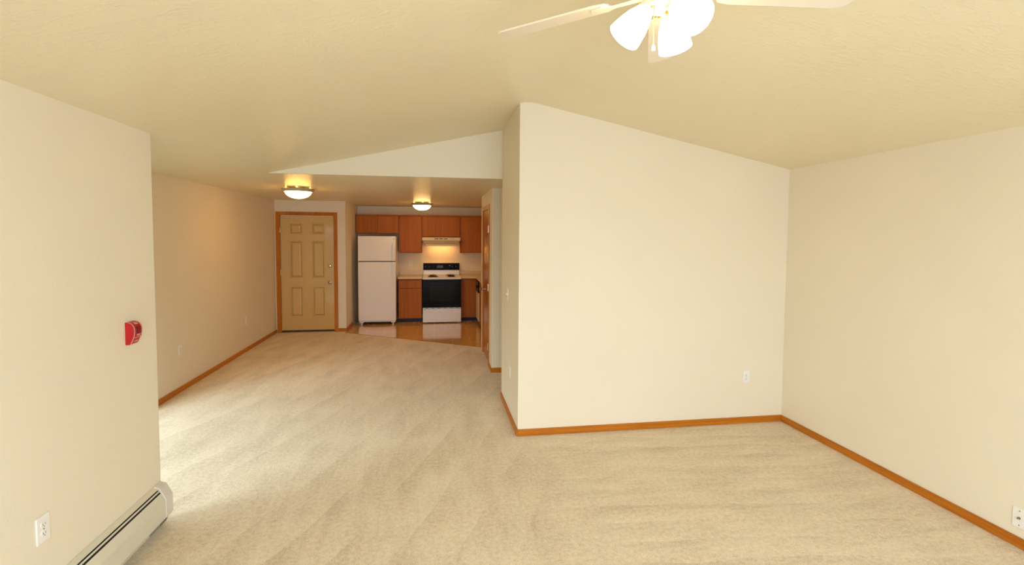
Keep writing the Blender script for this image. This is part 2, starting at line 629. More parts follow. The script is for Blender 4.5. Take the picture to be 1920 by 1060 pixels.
# pantry block
QY0, QY1, QZ = 6.66, 7.45, 2.155
b = MB().box(XP, XP + 0.11, YP, QY0 - 0.01, 0, ZF).box(XP, XP + 0.11, QY1 + 0.01, YE, 0, ZF).box(XP, XP + 0.11, QY0 - 0.01, QY1 + 0.01, QZ + 0.01, ZF)
b.box(XP + 0.11, XHE, YP, YP + 0.11, 0, ZF).box(XP + 0.11, XKR + T, YE - 0.11, YE, 0, ZF)
structure(b.build('wall_pantry', M['wall'], bevel=0.006, seg=3), 'cream closet walls between the side passage and the kitchen', 'wall')
b = MB().box(XHE, XHE + T, YS - 0.02, YE, 0, ZF)
structure(b.build('wall_passage', M['wall']), 'cream wall at the far end of the side passage', 'wall')
# wall behind the camera, with the living room window
WX0, WX1, WZ0, WZ1 = -1.0, 2.5, 0.12, 2.22
b = MB().box(XL - T, WX0, Y0 - T, Y0, 0, 2.2).box(WX1, XR + T, Y0 - T, Y0, 0, 2.2).box(WX0, WX1, Y0 - T, Y0, 0, WZ0)
b.box(WX0, WX1, Y0 - T, Y0, WZ1, 2.4)
poly = [(XL - T, 2.2), (WX0, 2.2), (WX0, 2.4), (WX1, 2.4), (WX1, 2.2), (XR + T, 2.2), (XR + T, ZR + 0.1)] + [(x, roof(x) + 0.1) for x in reversed(ROOF_X)] + [(XL - T, ZN + 0.1)]
b.prism(poly, Y0 - T, Y0, 'y')
structure(b.build('wall_front', M['wall']), 'cream window wall behind the viewer', 'wall')


def window(name, fr_mb, pane_mb, label):
    o = fr_mb.build(name, M['vinyl_frame'], bevel=0.004)
    structure(o, label, 'window')
    pane_mb.build('pane', M['glass'], o)


f = MB()
for x in (WX0, (WX0 + WX1) / 2 - 0.03, WX1 - 0.06):
    f.box(x, x + 0.06, Y0 - 0.09, Y0 - 0.03, WZ0, WZ1)
f.box(WX0, WX1, Y0 - 0.09, Y0 - 0.03, WZ0, WZ0 + 0.06).box(WX0, WX1, Y0 - 0.09, Y0 - 0.03, WZ1 - 0.06, WZ1)
window('window_1', f, MB().box(WX0 + 0.05, WX1 - 0.05, Y0 - 0.063, Y0 - 0.057, WZ0 + 0.05, WZ1 - 0.05), 'wide white framed living room window behind the viewer')
f = MB()
for y in (PY0, (PY0 + PY1) / 2 - 0.03, PY1 - 0.06):
    f.box(XH - 0.09, XH - 0.03, y, y + 0.06, 0, PZ)
f.box(XH - 0.09, XH - 0.03, PY0, PY1, 0, 0.06).box(XH - 0.09, XH - 0.03, PY0, PY1, PZ - 0.06, PZ)
window('window_2', f, MB().box(XH - 0.063, XH - 0.057, PY0 + 0.05, PY1 - 0.05, 0.05, PZ - 0.05), 'white framed sliding patio door in the hall wall behind the partition')

# baseboards
BH, BT = 0.062, 0.012


def baseboard(name, label, segs):
    bx, by = MB(), MB()
    k = 'oak_y'
    for x0, x1, y0, y1 in segs:
        bx.box(x0, x1, y0, y1, 0, BH)
        if abs(x1 - x0) > abs(y1 - y0):
            k = 'oak_x'
    structure(bx.build(name, M[k], bevel=0.004), label, 'baseboard')


baseboard('baseboard_hall', 'oak baseboard along the long hall wall', [(XH, XH + BT, PY1 + 0.02, YD)])
baseboard('baseboard_entry', 'short oak baseboard right of the entry door', [(-1.75, XK + BT, YD - BT, YD)])
baseboard('baseboard_kitchen', 'oak baseboard on the return wall beside the refrigerator', [(XK, XK + BT, YD, 10.06)])
baseboard('baseboard_corner', 'oak baseboard on the shaded side of the protruding corner', [(XC - BT, XC, YB - BT, YS - 0.02)])
baseboard('baseboard_back', 'oak baseboard under the broad bright wall', [(XC, XR, YB - BT, YB)])
baseboard('baseboard_right', 'oak baseboard along the right wall', [(XR - BT, XR, Y0, YB - BT)])
baseboard('baseboard_passage', 'oak baseboard on the closet wall facing the passage', [(XP - BT, XHE, YP - BT, YP)])
baseboard('baseboard_pantry', 'short oak baseboard before the closet door', [(XP - BT, XP, YP, QY0 - 0.067)])

# ------------------------------------------------------------------ entry door
d = MB()
yf = YD + 0.022                                        # leaf face, set back from the wall
d.box(DX0, DX1, yf, yf + 0.044, 0.035, DZ)


def raised(mb, x0, x1, z0, z1):
    """One pressed panel: sunk moulding with a raised field."""
    def ring(i, y):
        return [(x0 + i, y, z0 + i), (x1 - i, y, z0 + i), (x1 - i, y, z1 - i), (x0 + i, y, z1 - i)]
    lv = [(-0.004, yf - 0.0005), (0.004, yf - 0.006), (0.010, yf - 0.0055), (0.020, yf + 0.0), (0.024, yf + 0.0), (0.050, yf - 0.010)]
    vs, fs = [], []
    for i, y in lv:
        vs += ring(i, y)
    for k in range(len(lv) - 1):
        for j in range(4):
            fs.append((k * 4 + j, k * 4 + (j + 1) % 4, (k + 1) * 4 + (j + 1) % 4, (k + 1) * 4 + j))
    n = (len(lv) - 1) * 4
    fs.append((n, n + 1, n + 2, n + 3))
    mb.add(vs, fs)


for x0, x1 in ((-2.583, -2.372), (-2.2, -1.987)):
    raised(d, x0, x1, 1.803, 1.992)
    raised(d, x0, x1, 1.003, 1.672)
    raised(d, x0, x1, 0.292, 0.838)
door = thing('door_1', 'tan six-panel entry door in an oak casing at the hall end', 'door', (0, 0, 0))
door['kind'] = 'structure'
d.build('door_leaf', M['door_paint'], door, bevel=0.002)
c = MB()
c.box(DX0 - 0.07, DX0 - 0.004, YD - 0.016, YD, 0, 2.201).box(DX1 + 0.004, DX1 + 0.07, YD - 0.016, YD, 0, 2.201).box(DX0 - 0.004, DX1 + 0.004, YD - 0.016, YD, DZ + 0.004, 2.201)
c.build('casing', M['oak_z'], door, bevel=0.004)
c = MB()
c.box(DX0 - 0.02, DX0 - 0.004, YD, YD + T, 0, DZ + 0.02).box(DX1 + 0.004, DX1 + 0.02, YD, YD + T, 0, DZ + 0.02).box(DX0 - 0.004, DX1 + 0.004, YD, YD + T, DZ + 0.004, DZ + 0.02)
c.build('jamb', M['oak_z'], door)
MB().box(DX0, DX1, YD - 0.01, YD + T, 0, 0.018).build('threshold', M['nickel'], door, bevel=0.004)
MB().box(DX0, DX1, yf + 0.012, yf + 0.03, 0.018, 0.034).build('door_sweep', M['dark'], door)
for z in (1.87, 1.10, 0.28):
    h = MB().rod((DX0 - 0.003, yf - 0.006, z - 0.05), (DX0 - 0.003, yf - 0.006, z + 0.05), 0.007).box(DX0 - 0.012, DX0 + 0.004, yf - 0.004, yf, z - 0.05, z + 0.05)
    h.build('hinge', M['brass'], door, smooth=True)
bolt = MB().lathe([(0.031, 0), (0.031, 0.008), (0.024, 0.016), (0.012, 0.018), (0.0, 0.018)], (-1.892, yf, 1.218), 24, (0, -1, 0), False).build('deadbolt', M['chrome'], door, smooth=True)
MB().box(-1.897, -1.887, yf - 0.036, yf - 0.016, 1.200, 1.236).build('thumb_turn', M['chrome'], bolt, bevel=0.003)
MB().lathe([(0.031, 0), (0.031, 0.006), (0.014, 0.012), (0.012, 0.03), (0.022, 0.038), (0.028, 0.05), (0.026, 0.062), (0.012, 0.068), (0.0, 0.069)], (-1.892, yf, 0.914), 24, (0, -1, 0), False).build('door_knob', M['nickel'], door, smooth=True)
for z in (1.218, 0.914):
    MB().box(DX1 + 0.0015, DX1 + 0.006, yf - 0.004, yf + 0.02, z - 0.03, z + 0.03).build('strike_plate', M['nickel'], door)

# ------------------------------------------------------------------ pantry door
pd = thing('door_2', 'flush orange-brown wood closet door on the right before the kitchen', 'door', (0, 0, 0))
pd['kind'] = 'structure'
MB().box(XP + 0.006, XP + 0.041, QY0 + 0.004, QY1 - 0.004, 0.015, QZ - 0.004).build('door_leaf', M['pantry_door'], pd, bevel=0.002)
c = MB()
c.box(XP - 0.008, XP, QY0 - 0.066, QY0 - 0.004, 0, 2.218).box(XP - 0.008, XP, QY1 + 0.004, QY1 + 0.066, 0, 2.218).box(XP - 0.008, XP, QY0 - 0.004, QY1 + 0.004, QZ + 0.004, 2.218)
c.build('casing', M['oak_z'], pd, bevel=0.003)
c = MB()
c.box(XP, XP + 0.11, QY0 - 0.01, QY0 + 0.002, 0, QZ + 0.01).box(XP, XP + 0.11, QY1 - 0.002, QY1 + 0.01, 0, QZ + 0.01).box(XP, XP + 0.11, QY0 + 0.002, QY1 - 0.002, QZ - 0.002, QZ + 0.01)
c.build('jamb', M['oak_z'], pd)
for z in (1.88, 1.08, 0.26):
    h = MB().rod((XP - 0.009, QY0 + 0.006, z - 0.05), (XP - 0.009, QY0 + 0.006, z + 0.05), 0.009).box(XP + 0.001, XP + 0.0055, QY0 + 0.005, QY0 + 0.034, z - 0.044, z + 0.044)
    h.build('hinge', M['chrome'], pd, smooth=True)
kb = MB().lathe([(0.031, 0), (0.031, 0.006), (0.014, 0.012), (0.012, 0.032), (0.022, 0.04), (0.028, 0.052), (0.026, 0.064), (0.012, 0.070), (0.0, 0.071)], (XP + 0.006, QY1 - 0.075, 0.985), 24, (-1, 0, 0), False)
kb.build('door_knob', M['nickel'], pd, smooth=True)

# ------------------------------------------------------------------ kitchen


def cabinet(name, label, group, x0, x1, y0, y1, z0, z1, fronts, crown=False, toe=False, mats=('cabinet', 'cabinet_h')):
    """fronts: list of (name, x0, x1, z0, z1) on the face at y0."""
    t = thing(name, label, 'cabinet', ((x0 + x1) / 2, y0, z0), 0, group)
    ox, oy, oz = (x0 + x1) / 2, y0, z0
    q = MB().box(x0 - ox, x1 - ox, 0, y1 - oy, (0.10 if toe else 0) - (0.03 if toe else 0), z1 - oz)
    q.build('body', M[mats[1]], t, bevel=0.002)
    for nm, a0, a1, c0, c1 in fronts:
        p = MB().box(a0 - ox, a1 - ox, -0.019, -0.0005, c0 - oz, c1 - oz).build(nm, M[mats[0]], t, bevel=0.003)
        if nm == 'drawer':
            MB().box(a0 - ox + 0.02, a1 - ox - 0.02, -0.022, -0.019, c1 - oz - 0.016, c1 - oz - 0.003).build('finger_pull', M[mats[1]], p, bevel=0.001)
    if crown:
        MB().box(x0 - ox, x1 - ox, -0.024, -0.0005, z1 - oz - 0.022, z1 - oz + 0.008).build('top_rail', M[mats[1]], t, bevel=0.004)
    if toe:
        MB().box(x0 - ox, x1 - ox, 0.045, 0.06, 0, 0.07).build('toe_kick', M['navy'], t)
    return t


UY = 10.573
G = 'oak wall cabinets over the kitchen counter'
zt = 2.212
cabinet('wall_cabinet', 'short two-door oak cabinet above the white refrigerator', G, -1.600, -0.729, UY, YK - 0.002, 1.821, zt,
        [('door', -1.590, -1.161, 1.836, 2.186), ('door', -1.155, -0.741, 1.836, 2.186)], True)
cabinet('wall_cabinet', 'tall single-door oak cabinet between the refrigerator cabinet and the range hood', G, -0.727, -0.249, UY, YK - 0.002, 1.422, zt,
        [('door', -0.712, -0.266, 1.436, 2.186)], True)
cabinet('wall_cabinet', 'two-door oak cabinet directly above the range hood', G, -0.247, 0.553, UY, YK - 0.002, 1.752, zt,
        [('door', -0.232, 0.148, 1.772, 2.186), ('door', 0.152, 0.540, 1.772, 2.186)], True)
cabinet('wall_cabinet', 'tall oak corner cabinet right of the range hood', G, 0.555, XKR - 0.003, UY, YK - 0.002, 1.422, zt,
        [('door', 0.572, 1.06, 1.436, 2.186)], True)
G = 'oak base cabinets under the kitchen counter'
BY = 10.293
cabinet('base_cabinet', 'oak base cabinet with one drawer between refrigerator and stove', G, -0.727, -0.249, BY, YK - 0.002, 0, 0.893,
        [('drawer', -0.718, -0.260, 0.706, 0.876), ('door', -0.718, -0.260, 0.078, 0.694)], False, True)
cabinet('base_cabinet', 'oak corner base cabinet right of the stove', G, 0.562, XKR - 0.004, BY, YK - 0.002, 0, 0.893,
        [('door', 0.612, 0.880, 0.078, 0.876)], False, True)
# run along the right wall, faces toward the refrigerator
FX = 0.900


def side_fronts(t, ox, oy, lst):
    for nm, y0, y1, z0, z1, mk in lst:
        MB().box(FX - 0.019 - ox, FX - 0.0005 - ox, y0 - oy, y1 - oy, z0, z1).build(nm, M[mk], t, bevel=0.003)


t = thing('base_cabinet', 'oak base cabinet run beyond the dishwasher, mostly hidden by the closet wall', 'cabinet', (1.2, 8.7, 0), 0, G)
MB().box(FX - 1.2, XKR - 0.004 - 1.2, 7.76 - 8.7, 9.618 - 8.7, 0.07, 0.893).build('body', M['cabinet_h'], t, bevel=0.002)
MB().box(FX + 0.045 - 1.2, FX + 0.06 - 1.2, 7.76 - 8.7, 9.618 - 8.7, 0, 0.07).build('toe_kick', M['navy'], t)
for y0, y1 in ((8.95, 9.61), (8.3, 8.94), (7.77, 8.29)):
    side_fronts(t, 1.2, 8.7, [('drawer', y0, y1, 0.706, 0.876, 'cabinet'), ('door', y0, y1, 0.078, 0.694, 'cabinet')])
t = thing('dishwasher', 'dishwasher with black control panel under the right counter', 'dishwasher', (1.2, 9.92, 0))
MB().box(FX - 1.2, XKR - 0.01 - 1.2, 9.625 - 9.92, 10.235 - 9.92, 0.07, 0.888).build('body', M['dark'], t)
MB().box(FX - 0.03 - 1.2, FX - 1.2, 9.63 - 9.92, 10.23 - 9.92, 0.09, 0.655).build('door', M['almond'], t, bevel=0.004)
cp = MB().box(FX - 0.045 - 1.2, FX - 1.2, 9.63 - 9.92, 10.23 - 9.92, 0.66, 0.868).build('control_panel', M['black'], t, bevel=0.006)
MB().lathe([(0.03, 0), (0.026, 0.018), (0.0, 0.018)], (FX - 0.045 - 1.2, 9.76 - 9.92, 0.78), 20, (-1, 0, 0), False).build('dial', M['black'], cp, smooth=True)
MB().box(FX - 0.052 - 1.2, FX - 0.045 - 1.2, 9.92 - 9.92, 10.12 - 9.92, 0.80, 0.83).build('latch', M['nickel'], cp, bevel=0.002)
MB().box(FX + 0.02 - 1.2, FX + 0.04 - 1.2, 9.63 - 9.92, 10.23 - 9.92, 0.0, 0.075).build('toe_kick', M['navy'], t)

CZ0, CZ1 = 0.895, 0.934
t = thing('countertop', 'short cream laminate countertop between refrigerator and stove', 'countertop', (-0.49, 10.56, CZ0), 0, 'laminate countertops')
MB().box(-0.735 + 0.49, -0.237 + 0.49, 10.249 - 10.56, YK - 0.001 - 10.56, 0, CZ1 - CZ0).build('slab', M['laminate'], t, bevel=0.006, seg=3)
MB().box(-0.735 + 0.49, -0.237 + 0.49, YK - 0.021 - 10.56, YK - 0.001 - 10.56, CZ1 - CZ0, 0.117).build('backsplash', M['laminate'], t, bevel=0.003)
t = thing('countertop', 'L-shaped cream laminate countertop right of the stove', 'countertop', (1.1, 10.2, CZ0), 0, 'laminate countertops')
MB().prism([(0.556 - 1.1, 10.249 - 10.2), (0.866 - 1.1, 10.249 - 10.2), (0.866 - 1.1, 7.76 - 10.2), (XKR - 0.002 - 1.1, 7.76 - 10.2), (XKR - 0.002 - 1.1, YK - 0.001 - 10.2), (0.556 - 1.1, YK - 0.001 - 10.2)], 0, CZ1 - CZ0, 'z').build('slab', M['laminate'], t, bevel=0.006, seg=3)
MB().box(0.556 - 1.1, XKR - 0.002 - 1.1, YK - 0.021 - 10.2, YK - 0.001 - 10.2, CZ1 - CZ0, 0.117).build('backsplash', M['laminate'], t, bevel=0.003)

# refrigerator
FXC, FY = -1.12, 10.05
t = thing('refrigerator', 'white top-freezer refrigerator standing left of the kitchen counter', 'refrigerator', (FXC, FY, 0))
x0, x1 = -1.487 - FXC, -0.757 - FXC
MB().box(x0 + 0.004, x1 - 0.004, 0.075, 0.74, 0.05, 1.762).build('cabinet', M['fridge_white'], t, bevel=0.008)
MB().box(x0 + 0.01, x1 - 0.01, 0.062, 0.075, 0.09, 1.75).build('gasket', M['dark'], t)
fz = MB().box(x0, x1, 0.0, 0.062, 1.272, 1.772).build('freezer_door', M['fridge_white'], t, bevel=0.012, seg=3)
fd = MB().box(x0, x1, 0.0, 0.062, 0.075, 1.258).build('fresh_food_door', M['fridge_white'], t, bevel=0.012, seg=3)


def handle(z0, z1, foot_hi, parent):
    hx = x1 - 0.062
    q = MB().box(hx, hx + 0.034, -0.034, -0.016, z0, z1)
    q.box(hx, hx + 0.034, -0.017, 0.001, z0, z0 + 0.05).box(hx, hx + 0.034, -0.017, 0.001, z1 - 0.05, z1)
    q.build('handle', M['white'], parent, bevel=0.006)


handle(1.285, 1.625, True, fz)
handle(0.86, 1.245, False, fd)
MB().box(x1 - 0.052, x1 - 0.022, -0.003, 0.0005, 1.705, 1.735).build('badge', M['steel'], fz, bevel=0.002)
g = MB().box(x0 + 0.015, x1 - 0.015, 0.02, 0.05, 0.052, 0.074).box(x0 + 0.02, x0 + 0.10, 0.02, 0.05, 0.03, 0.055).box(x1 - 0.10, x1 - 0.02, 0.02, 0.05, 0.03, 0.055)
g.build('base_trim', M['white'], t, bevel=0.006)
MB().box(x0 + 0.03, x1 - 0.03, 0.08, 0.12, 0.012, 0.055).build('base_grille', M['dark'], t)
for xx in (x0 + 0.06, x1 - 0.06):
    MB().lathe([(0.02, 0), (0.02, 0.012), (0.01, 0.014), (0.01, 0.034)], (xx, 0.04, -0.001), 16).build('foot', M['plastic'], t, smooth=True)
for xx in (x0 + 0.06, x1 - 0.06):
    MB().lathe([(0.02, 0), (0.02, 0.012), (0.01, 0.014), (0.01, 0.055)], (xx, 0.66, -0.001), 16).build('foot', M['plastic'], t, smooth=True)

# stove
SXC, SY = 0.16, 10.083
t = thing('stove', 'white electric coil stove with black oven door and black control panel', 'stove', (SXC, SY, 0))
hw = 0.391
MB().box(-hw + 0.004, hw - 0.004, 0.045, 0.78, 0.022, 0.895).build('body', M['white'], t, bevel=0.003)
ct = MB().box(-hw, hw, -0.004, 0.765, 0.897, 0.934).build('cooktop', M['white'], t, bevel=0.008, seg=3)
for bx, by, r in ((-0.185, 0.20, 0.105), (0.19, 0.20, 0.082), (-0.185, 0.53, 0.082), (0.19, 0.53, 0.105)):
    pan = MB().lathe([(r + 0.018, 0.934), (r + 0.014, 0.938), (r, 0.936), (0.02, 0.932)], (bx, by, 0), 32, caps=False).build('drip_pan', M['chrome'], ct, smooth=True)
    pts = []
    turns = 4 if r > 0.09 else 3
    for i in range(turns * 28 + 1):
        a = 2 * PI * i / 28
        rr = 0.022 + (r - 0.026) * i / (turns * 28)
        pts.append((bx + rr * math.cos(a), by + rr * math.sin(a), 0.945))
    MB().tube(pts, 0.0062, 6).build('coil', M['coil'], ct, smooth=True)
od = MB().box(-hw + 0.002, hw - 0.002, 0.0, 0.043, 0.318, 0.892).build('oven_door', M['black'], t, bevel=0.006)
MB().box(-0.25, 0.25, -0.002, 0.001, 0.44, 0.77).build('oven_window', M['window_black'], od, bevel=0.001)
h = MB().box(-hw + 0.01, hw - 0.01, -0.045, -0.025, 0.842, 0.868)
for xx in (-hw + 0.03, hw - 0.06):
    h.box(xx, xx + 0.03, -0.03, 0.001, 0.845, 0.865)
h.build('handle', M['black'], od, bevel=0.006)
v = MB().box(-hw + 0.004, hw - 0.004, 0.004, 0.04, 0.298, 0.316)
v.build('vent_strip', M['steel'], t)
for i in range(6):
    xx = -0.31 + i * 0.125
    MB().box(xx - 0.03, xx + 0.03, 0.002, 0.006, 0.303, 0.311).build('vent_slot', M['dark'], t)
dr = MB().box(-hw + 0.002, hw - 0.002, 0.002, 0.043, 0.018, 0.294).build('drawer', M['white'], t, bevel=0.005)
MB().box(-hw + 0.03, hw - 0.03, -0.003, 0.003, 0.215, 0.222).build('finger_pull', M['white'], dr, bevel=0.002)
MB().box(-0.357, -0.335, 0.0, 0.003, 0.262, 0.284).build('badge', M['steel'], dr)
for xx in (-0.33, 0.33):
    for yy in (0.08, 0.70):
        MB().lathe([(0.018, 0), (0.018, 0.01), (0.009, 0.012), (0.009, 0.045)], (xx, yy, -0.001), 14).build('foot', M['steel'], t, smooth=True)
bgp = MB().prism([(0.712, 0.936), (0.795, 0.936), (0.795, 1.19), (0.725, 1.19), (0.718, 1.04)], -hw + 0.003, hw - 0.003, 'x').build('backguard', M['white'], t, bevel=0.004)
cp = MB().prism([(0.706, 1.040), (0.722, 1.040), (0.729, 1.192), (0.713, 1.192)], -hw, hw, 'x').build('control_panel', M['black_panel'], t, bevel=0.003)
for xx in (-0.345, -0.265, 0.245, 0.325):
    k = MB().lathe([(0.029, 0), (0.026, 0.012), (0.021, 0.024), (0.0, 0.025)], (xx, 0.7095, 1.118), 24, (0, -1, 0.046), False).build('knob', M['black'], cp, smooth=True)
    MB().box(xx - 0.004, xx + 0.004, 0.680, 0.690, 1.098, 1.140).build('grip', M['black'], k, bevel=0.002)
MB().box(-0.10, 0.035, 0.7065, 0.7095, 1.085, 1.145).build('clock', M['window_black'], cp)
MB().box(0.165, 0.195, 0.7055, 0.7085, 1.132, 1.137).build('indicator_mark', M['plastic'], cp)
for xx in (-0.075, -0.05, -0.018, 0.008):
    MB().box(xx - 0.007, xx + 0.007, 0.7050, 0.7065, 1.108, 1.128).build('clock_digit', M['clock'], cp)

# range hood
t = thing('range_hood', 'almond range hood with three vent slots above the stove', 'range hood', (0.153, 10.39, 1.58))
HW = 0.396
MB().box(-HW, HW, 0.0, 0.49, 0.112, 0.170).build('body', M['almond'], t, bevel=0.003)
MB().prism([(0.004, 0.112), (0.488, 0.112), (0.488, 0.03), (0.11, 0.03)], -HW + 0.003, HW - 0.003, 'x').moved(
    lambda p: Vector((p.x * (0.90 if p.z < 0.05 else 1.0), p.y, p.z))).build('lower_shell', M['almond'], t, bevel=0.002)
lens = MB().box(-0.333, 0.333, 0.085, 0.30, -0.008, 0.030).build('light_lens', M['hood_glow'], t, bevel=0.004)
for xx in (-0.10, -0.005, 0.09):
    MB().box(xx - 0.038, xx + 0.038, -0.002, 0.002, 0.134, 0.152).build('vent_slot', M['vent'], t)
for xx in (0.19, 0.225, 0.26):
    MB().box(xx - 0.012, xx + 0.012, -0.005, 0.001, 0.136, 0.149).build('switch', M['trim_white'], t, bevel=0.002)
area('hood_lamp', (0.0, 0.33, -0.012), (0, 0.35, -1), 0.5, 0.1, P_HOOD, (1.0, 0.46, 0.12), t)

# ------------------------------------------------------------------ outlets, switch, plates
G = 'white duplex wall outlets'
ivory = M['plastic']


def make_outlet(label, loc, rz):
    t = thing('wall_outlet', label, 'wall outlet', loc, rz, G)
    MB().box(-0.036, 0.036, -0.007, 0.0, -0.058, 0.058).build('plate', ivory, t, bevel=0.003, seg=3)
    for z in (0.0195, -0.0195):
        q = MB()
        prof = [(0.0165 * math.cos(R(a)), max(-0.0125, min(0.0125, 0.0172 * math.sin(R(a))))) for a in range(0, 360, 15)]
        q.prism([(px, pz + z) for px, pz in prof], -0.0095, -0.0065, 'y')
        r = q.build('receptacle', ivory, t)
        s = MB().box(-0.0075, -0.0052, -0.0100, -0.0094, z - 0.003, z + 0.006).box(0.0052, 0.0075, -0.0100, -0.0094, z - 0.003, z + 0.006)
        s.lathe([(0.0026, 0), (0.0026, 0.0006)], (0, -0.0094, z - 0.008), 10, (0, -1, 0))
        s.build('slot', M['slot'], r)
    MB().lathe([(0.0035, 0), (0.003, 0.0012), (0, 0.0012)], (0, -0.007, 0), 12, (0, -1, 0), False).build('screw', M['nickel'], t)
    return t


o1 = make_outlet('white wall outlet low on the broad bright wall near the right corner', (2.953, YB, 0.452), 0)
copy_thing(o1, (XL, 2.332, 0.515), PI / 2, 'white wall outlet on the left partition above the baseboard heater')
copy_thing(o1, (XH, 5.995, 0.475), PI / 2, 'white wall outlet on the hall wall, the one nearer the partition end')
copy_thing(o1, (XH, 7.978, 0.476), PI / 2, 'white wall outlet on the hall wall, the one nearer the entry door')
copy_thing(o1, (XC, 4.69, 0.459), -PI / 2, 'white wall outlet low on the shaded side of the protruding corner')
copy_thing(o1, (-0.502, YK, 1.188), 0, 'white wall outlet on the kitchen wall above the short countertop')

t = thing('light_switch', 'white toggle light switch on the shaded side of the protruding corner', 'light switch', (XC, 4.879, 1.198), -PI / 2)
MB().box(-0.036, 0.036, -0.006, 0.0, -0.058, 0.058).build('plate', ivory, t, bevel=0.003, seg=3)
MB().prism([(-0.006, -0.011), (-0.020, 0.004), (-0.016, 0.010), (-0.006, 0.011)], -0.006, 0.006, 'x').build('toggle', ivory, t, bevel=0.001)
for z in (0.03, -0.03):
    MB().lathe([(0.0035, 0), (0.003, 0.0012), (0, 0.0012)], (0, -0.006, z), 12, (0, -1, 0), False).build('screw', M['nickel'], t)

t = thing('cable_plate', 'white cable jack plate low on the right wall at the picture edge', 'cable plate', (XR, 2.262, 0.173), -PI / 2)
MB().box(-0.036, 0.036, -0.006, 0.0, -0.058, 0.058).build('plate', ivory, t, bevel=0.003, seg=3)
MB().lathe([(0.0075, 0), (0.0075, 0.003), (0.0048, 0.003), (0.0048, 0.012), (0.0, 0.012)], (0, -0.006, 0), 12, (0, -1, 0), False).build('jack', M['nickel'], t, smooth=True)
for z in (0.042, -0.042):
    MB().lathe([(0.0038, 0), (0.003, 0.0014), (0, 0.0014)], (0, -0.006, z), 12, (0, -1, 0), False).build('screw', M['nickel'], t)

# ------------------------------------------------------------------ fire alarm pull station
t = thing('fire_alarm_pull', 'red fire alarm pull station on the left partition wall', 'fire alarm', (XL, 2.985, 1.236), PI / 2)
W = 0.041
side = [(0.0, -0.062), (-0.020, -0.062), (-0.034, -0.035), (-0.043, -0.005), (-0.044, 0.022), (-0.037, 0.045), (-0.022, 0.058), (0.0, 0.062)]
for _ in range(2):                                                  # round the curved front
    soft = [side[0], side[1]]
    for (ya, za), (yb, zb) in zip(side[1:-1], side[2:]):
        soft += [(ya * .75 + yb * .25, za * .75 + zb * .25), (ya * .25 + yb * .75, za * .25 + zb * .75)]
    side = soft + [side[-1]]
MB().prism(side, -W, W, 'x').build('housing', M['red'], t, bevel=0.002)


def front_strip(x0, x1, lift):
    q = MB()
    pts = side[1:-1]
    out = []
    for i, (yy, zz) in enumerate(pts):
        a = Vector(pts[max(i - 1, 0)])
        c = Vector(pts[min(i + 1, len(pts) - 1)])
        n = Vector((-(c - a).y, (c - a).x)).normalized()
        if n.x > 0:
            n = -n
        out.append((yy + n.x * lift, zz + n.y * lift))
    poly = pts + list(reversed(out))
    n = len(pts)
    for i in range(n - 1):
        q.prism([pts[i], pts[i + 1], out[i + 1], out[i]], x0, x1, 'x')
    return q


for s in (-1, 1):
    front_strip(s * 0.034 - 0.0014, s * 0.034 + 0.0014, 0.0012).build('white_line', M['white_ink'], t)
hd = MB().prism([(-0.0455, -0.004), (-0.0465, 0.022), (-0.041, 0.038), (-0.036, 0.036), (-0.040, 0.02), (-0.040, -0.004)], -0.024, 0.024, 'x').build('pull_handle', M['red_dark'], t, bevel=0.002)
MB().box(-0.03, 0.03, -0.0395, -0.036, -0.026, -0.0235).build('white_line', M['white_ink'], t)
MB().box(0.036, 0.048, -0.036, -0.022, -0.028, -0.018).build('key_lock', M['red_dark'], t, bevel=0.003)


def lettering(word, size, loc, tilt, parent):
    cu = bpy.data.curves.new('lettering', 'FONT')
    cu.body, cu.size, cu.align_x, cu.align_y, cu.extrude = word, size, 'CENTER', 'CENTER', 0.0004
    cu.materials.append(M['white_ink'])
    tmp = bpy.data.objects.new('lettering', cu)
    COL.objects.link(tmp)
    bpy.context.view_layer.update()
    me = bpy.data.meshes.new_from_object(tmp.evaluated_get(bpy.context.evaluated_depsgraph_get()))
    bpy.data.objects.remove(tmp)
    o = bpy.data.objects.new('lettering', me)
    COL.objects.link(o)
    o.parent = parent
    o.location = loc
    o.rotation_euler = (PI / 2 + tilt, 0, 0)


lettering('FIRE', 0.017, (0, -0.0325, 0.0515), R(-42), t)
lettering('PULL', 0.015, (0, -0.0445, -0.012), R(14), t)
lettering('DOWN', 0.009, (0, -0.0305, -0.046), R(25), t)

# ------------------------------------------------------------------ baseboard heater
t = thing('baseboard_heater', 'off-white hydronic baseboard heater along the foot of the left wall', 'heater', (XL, 1.4, 0))
y0, y1 = -0.9 - 1.4, 3.165 - 1.4


def strip(pts, thick, a0, a1):
    """Folded sheet metal with section pts (x, z)."""
    q = MB()
    for (xa, za), (xb, zb) in zip(pts, pts[1:]):
        dd = Vector((xb - xa, zb - za)).normalized()
        n = Vector((dd.y, -dd.x)) * thick
        q.prism([(xa, za), (xb, zb), (xb - n.x, zb - n.y), (xa - n.x, za - n.y)], a0, a1, 'y')
    return q


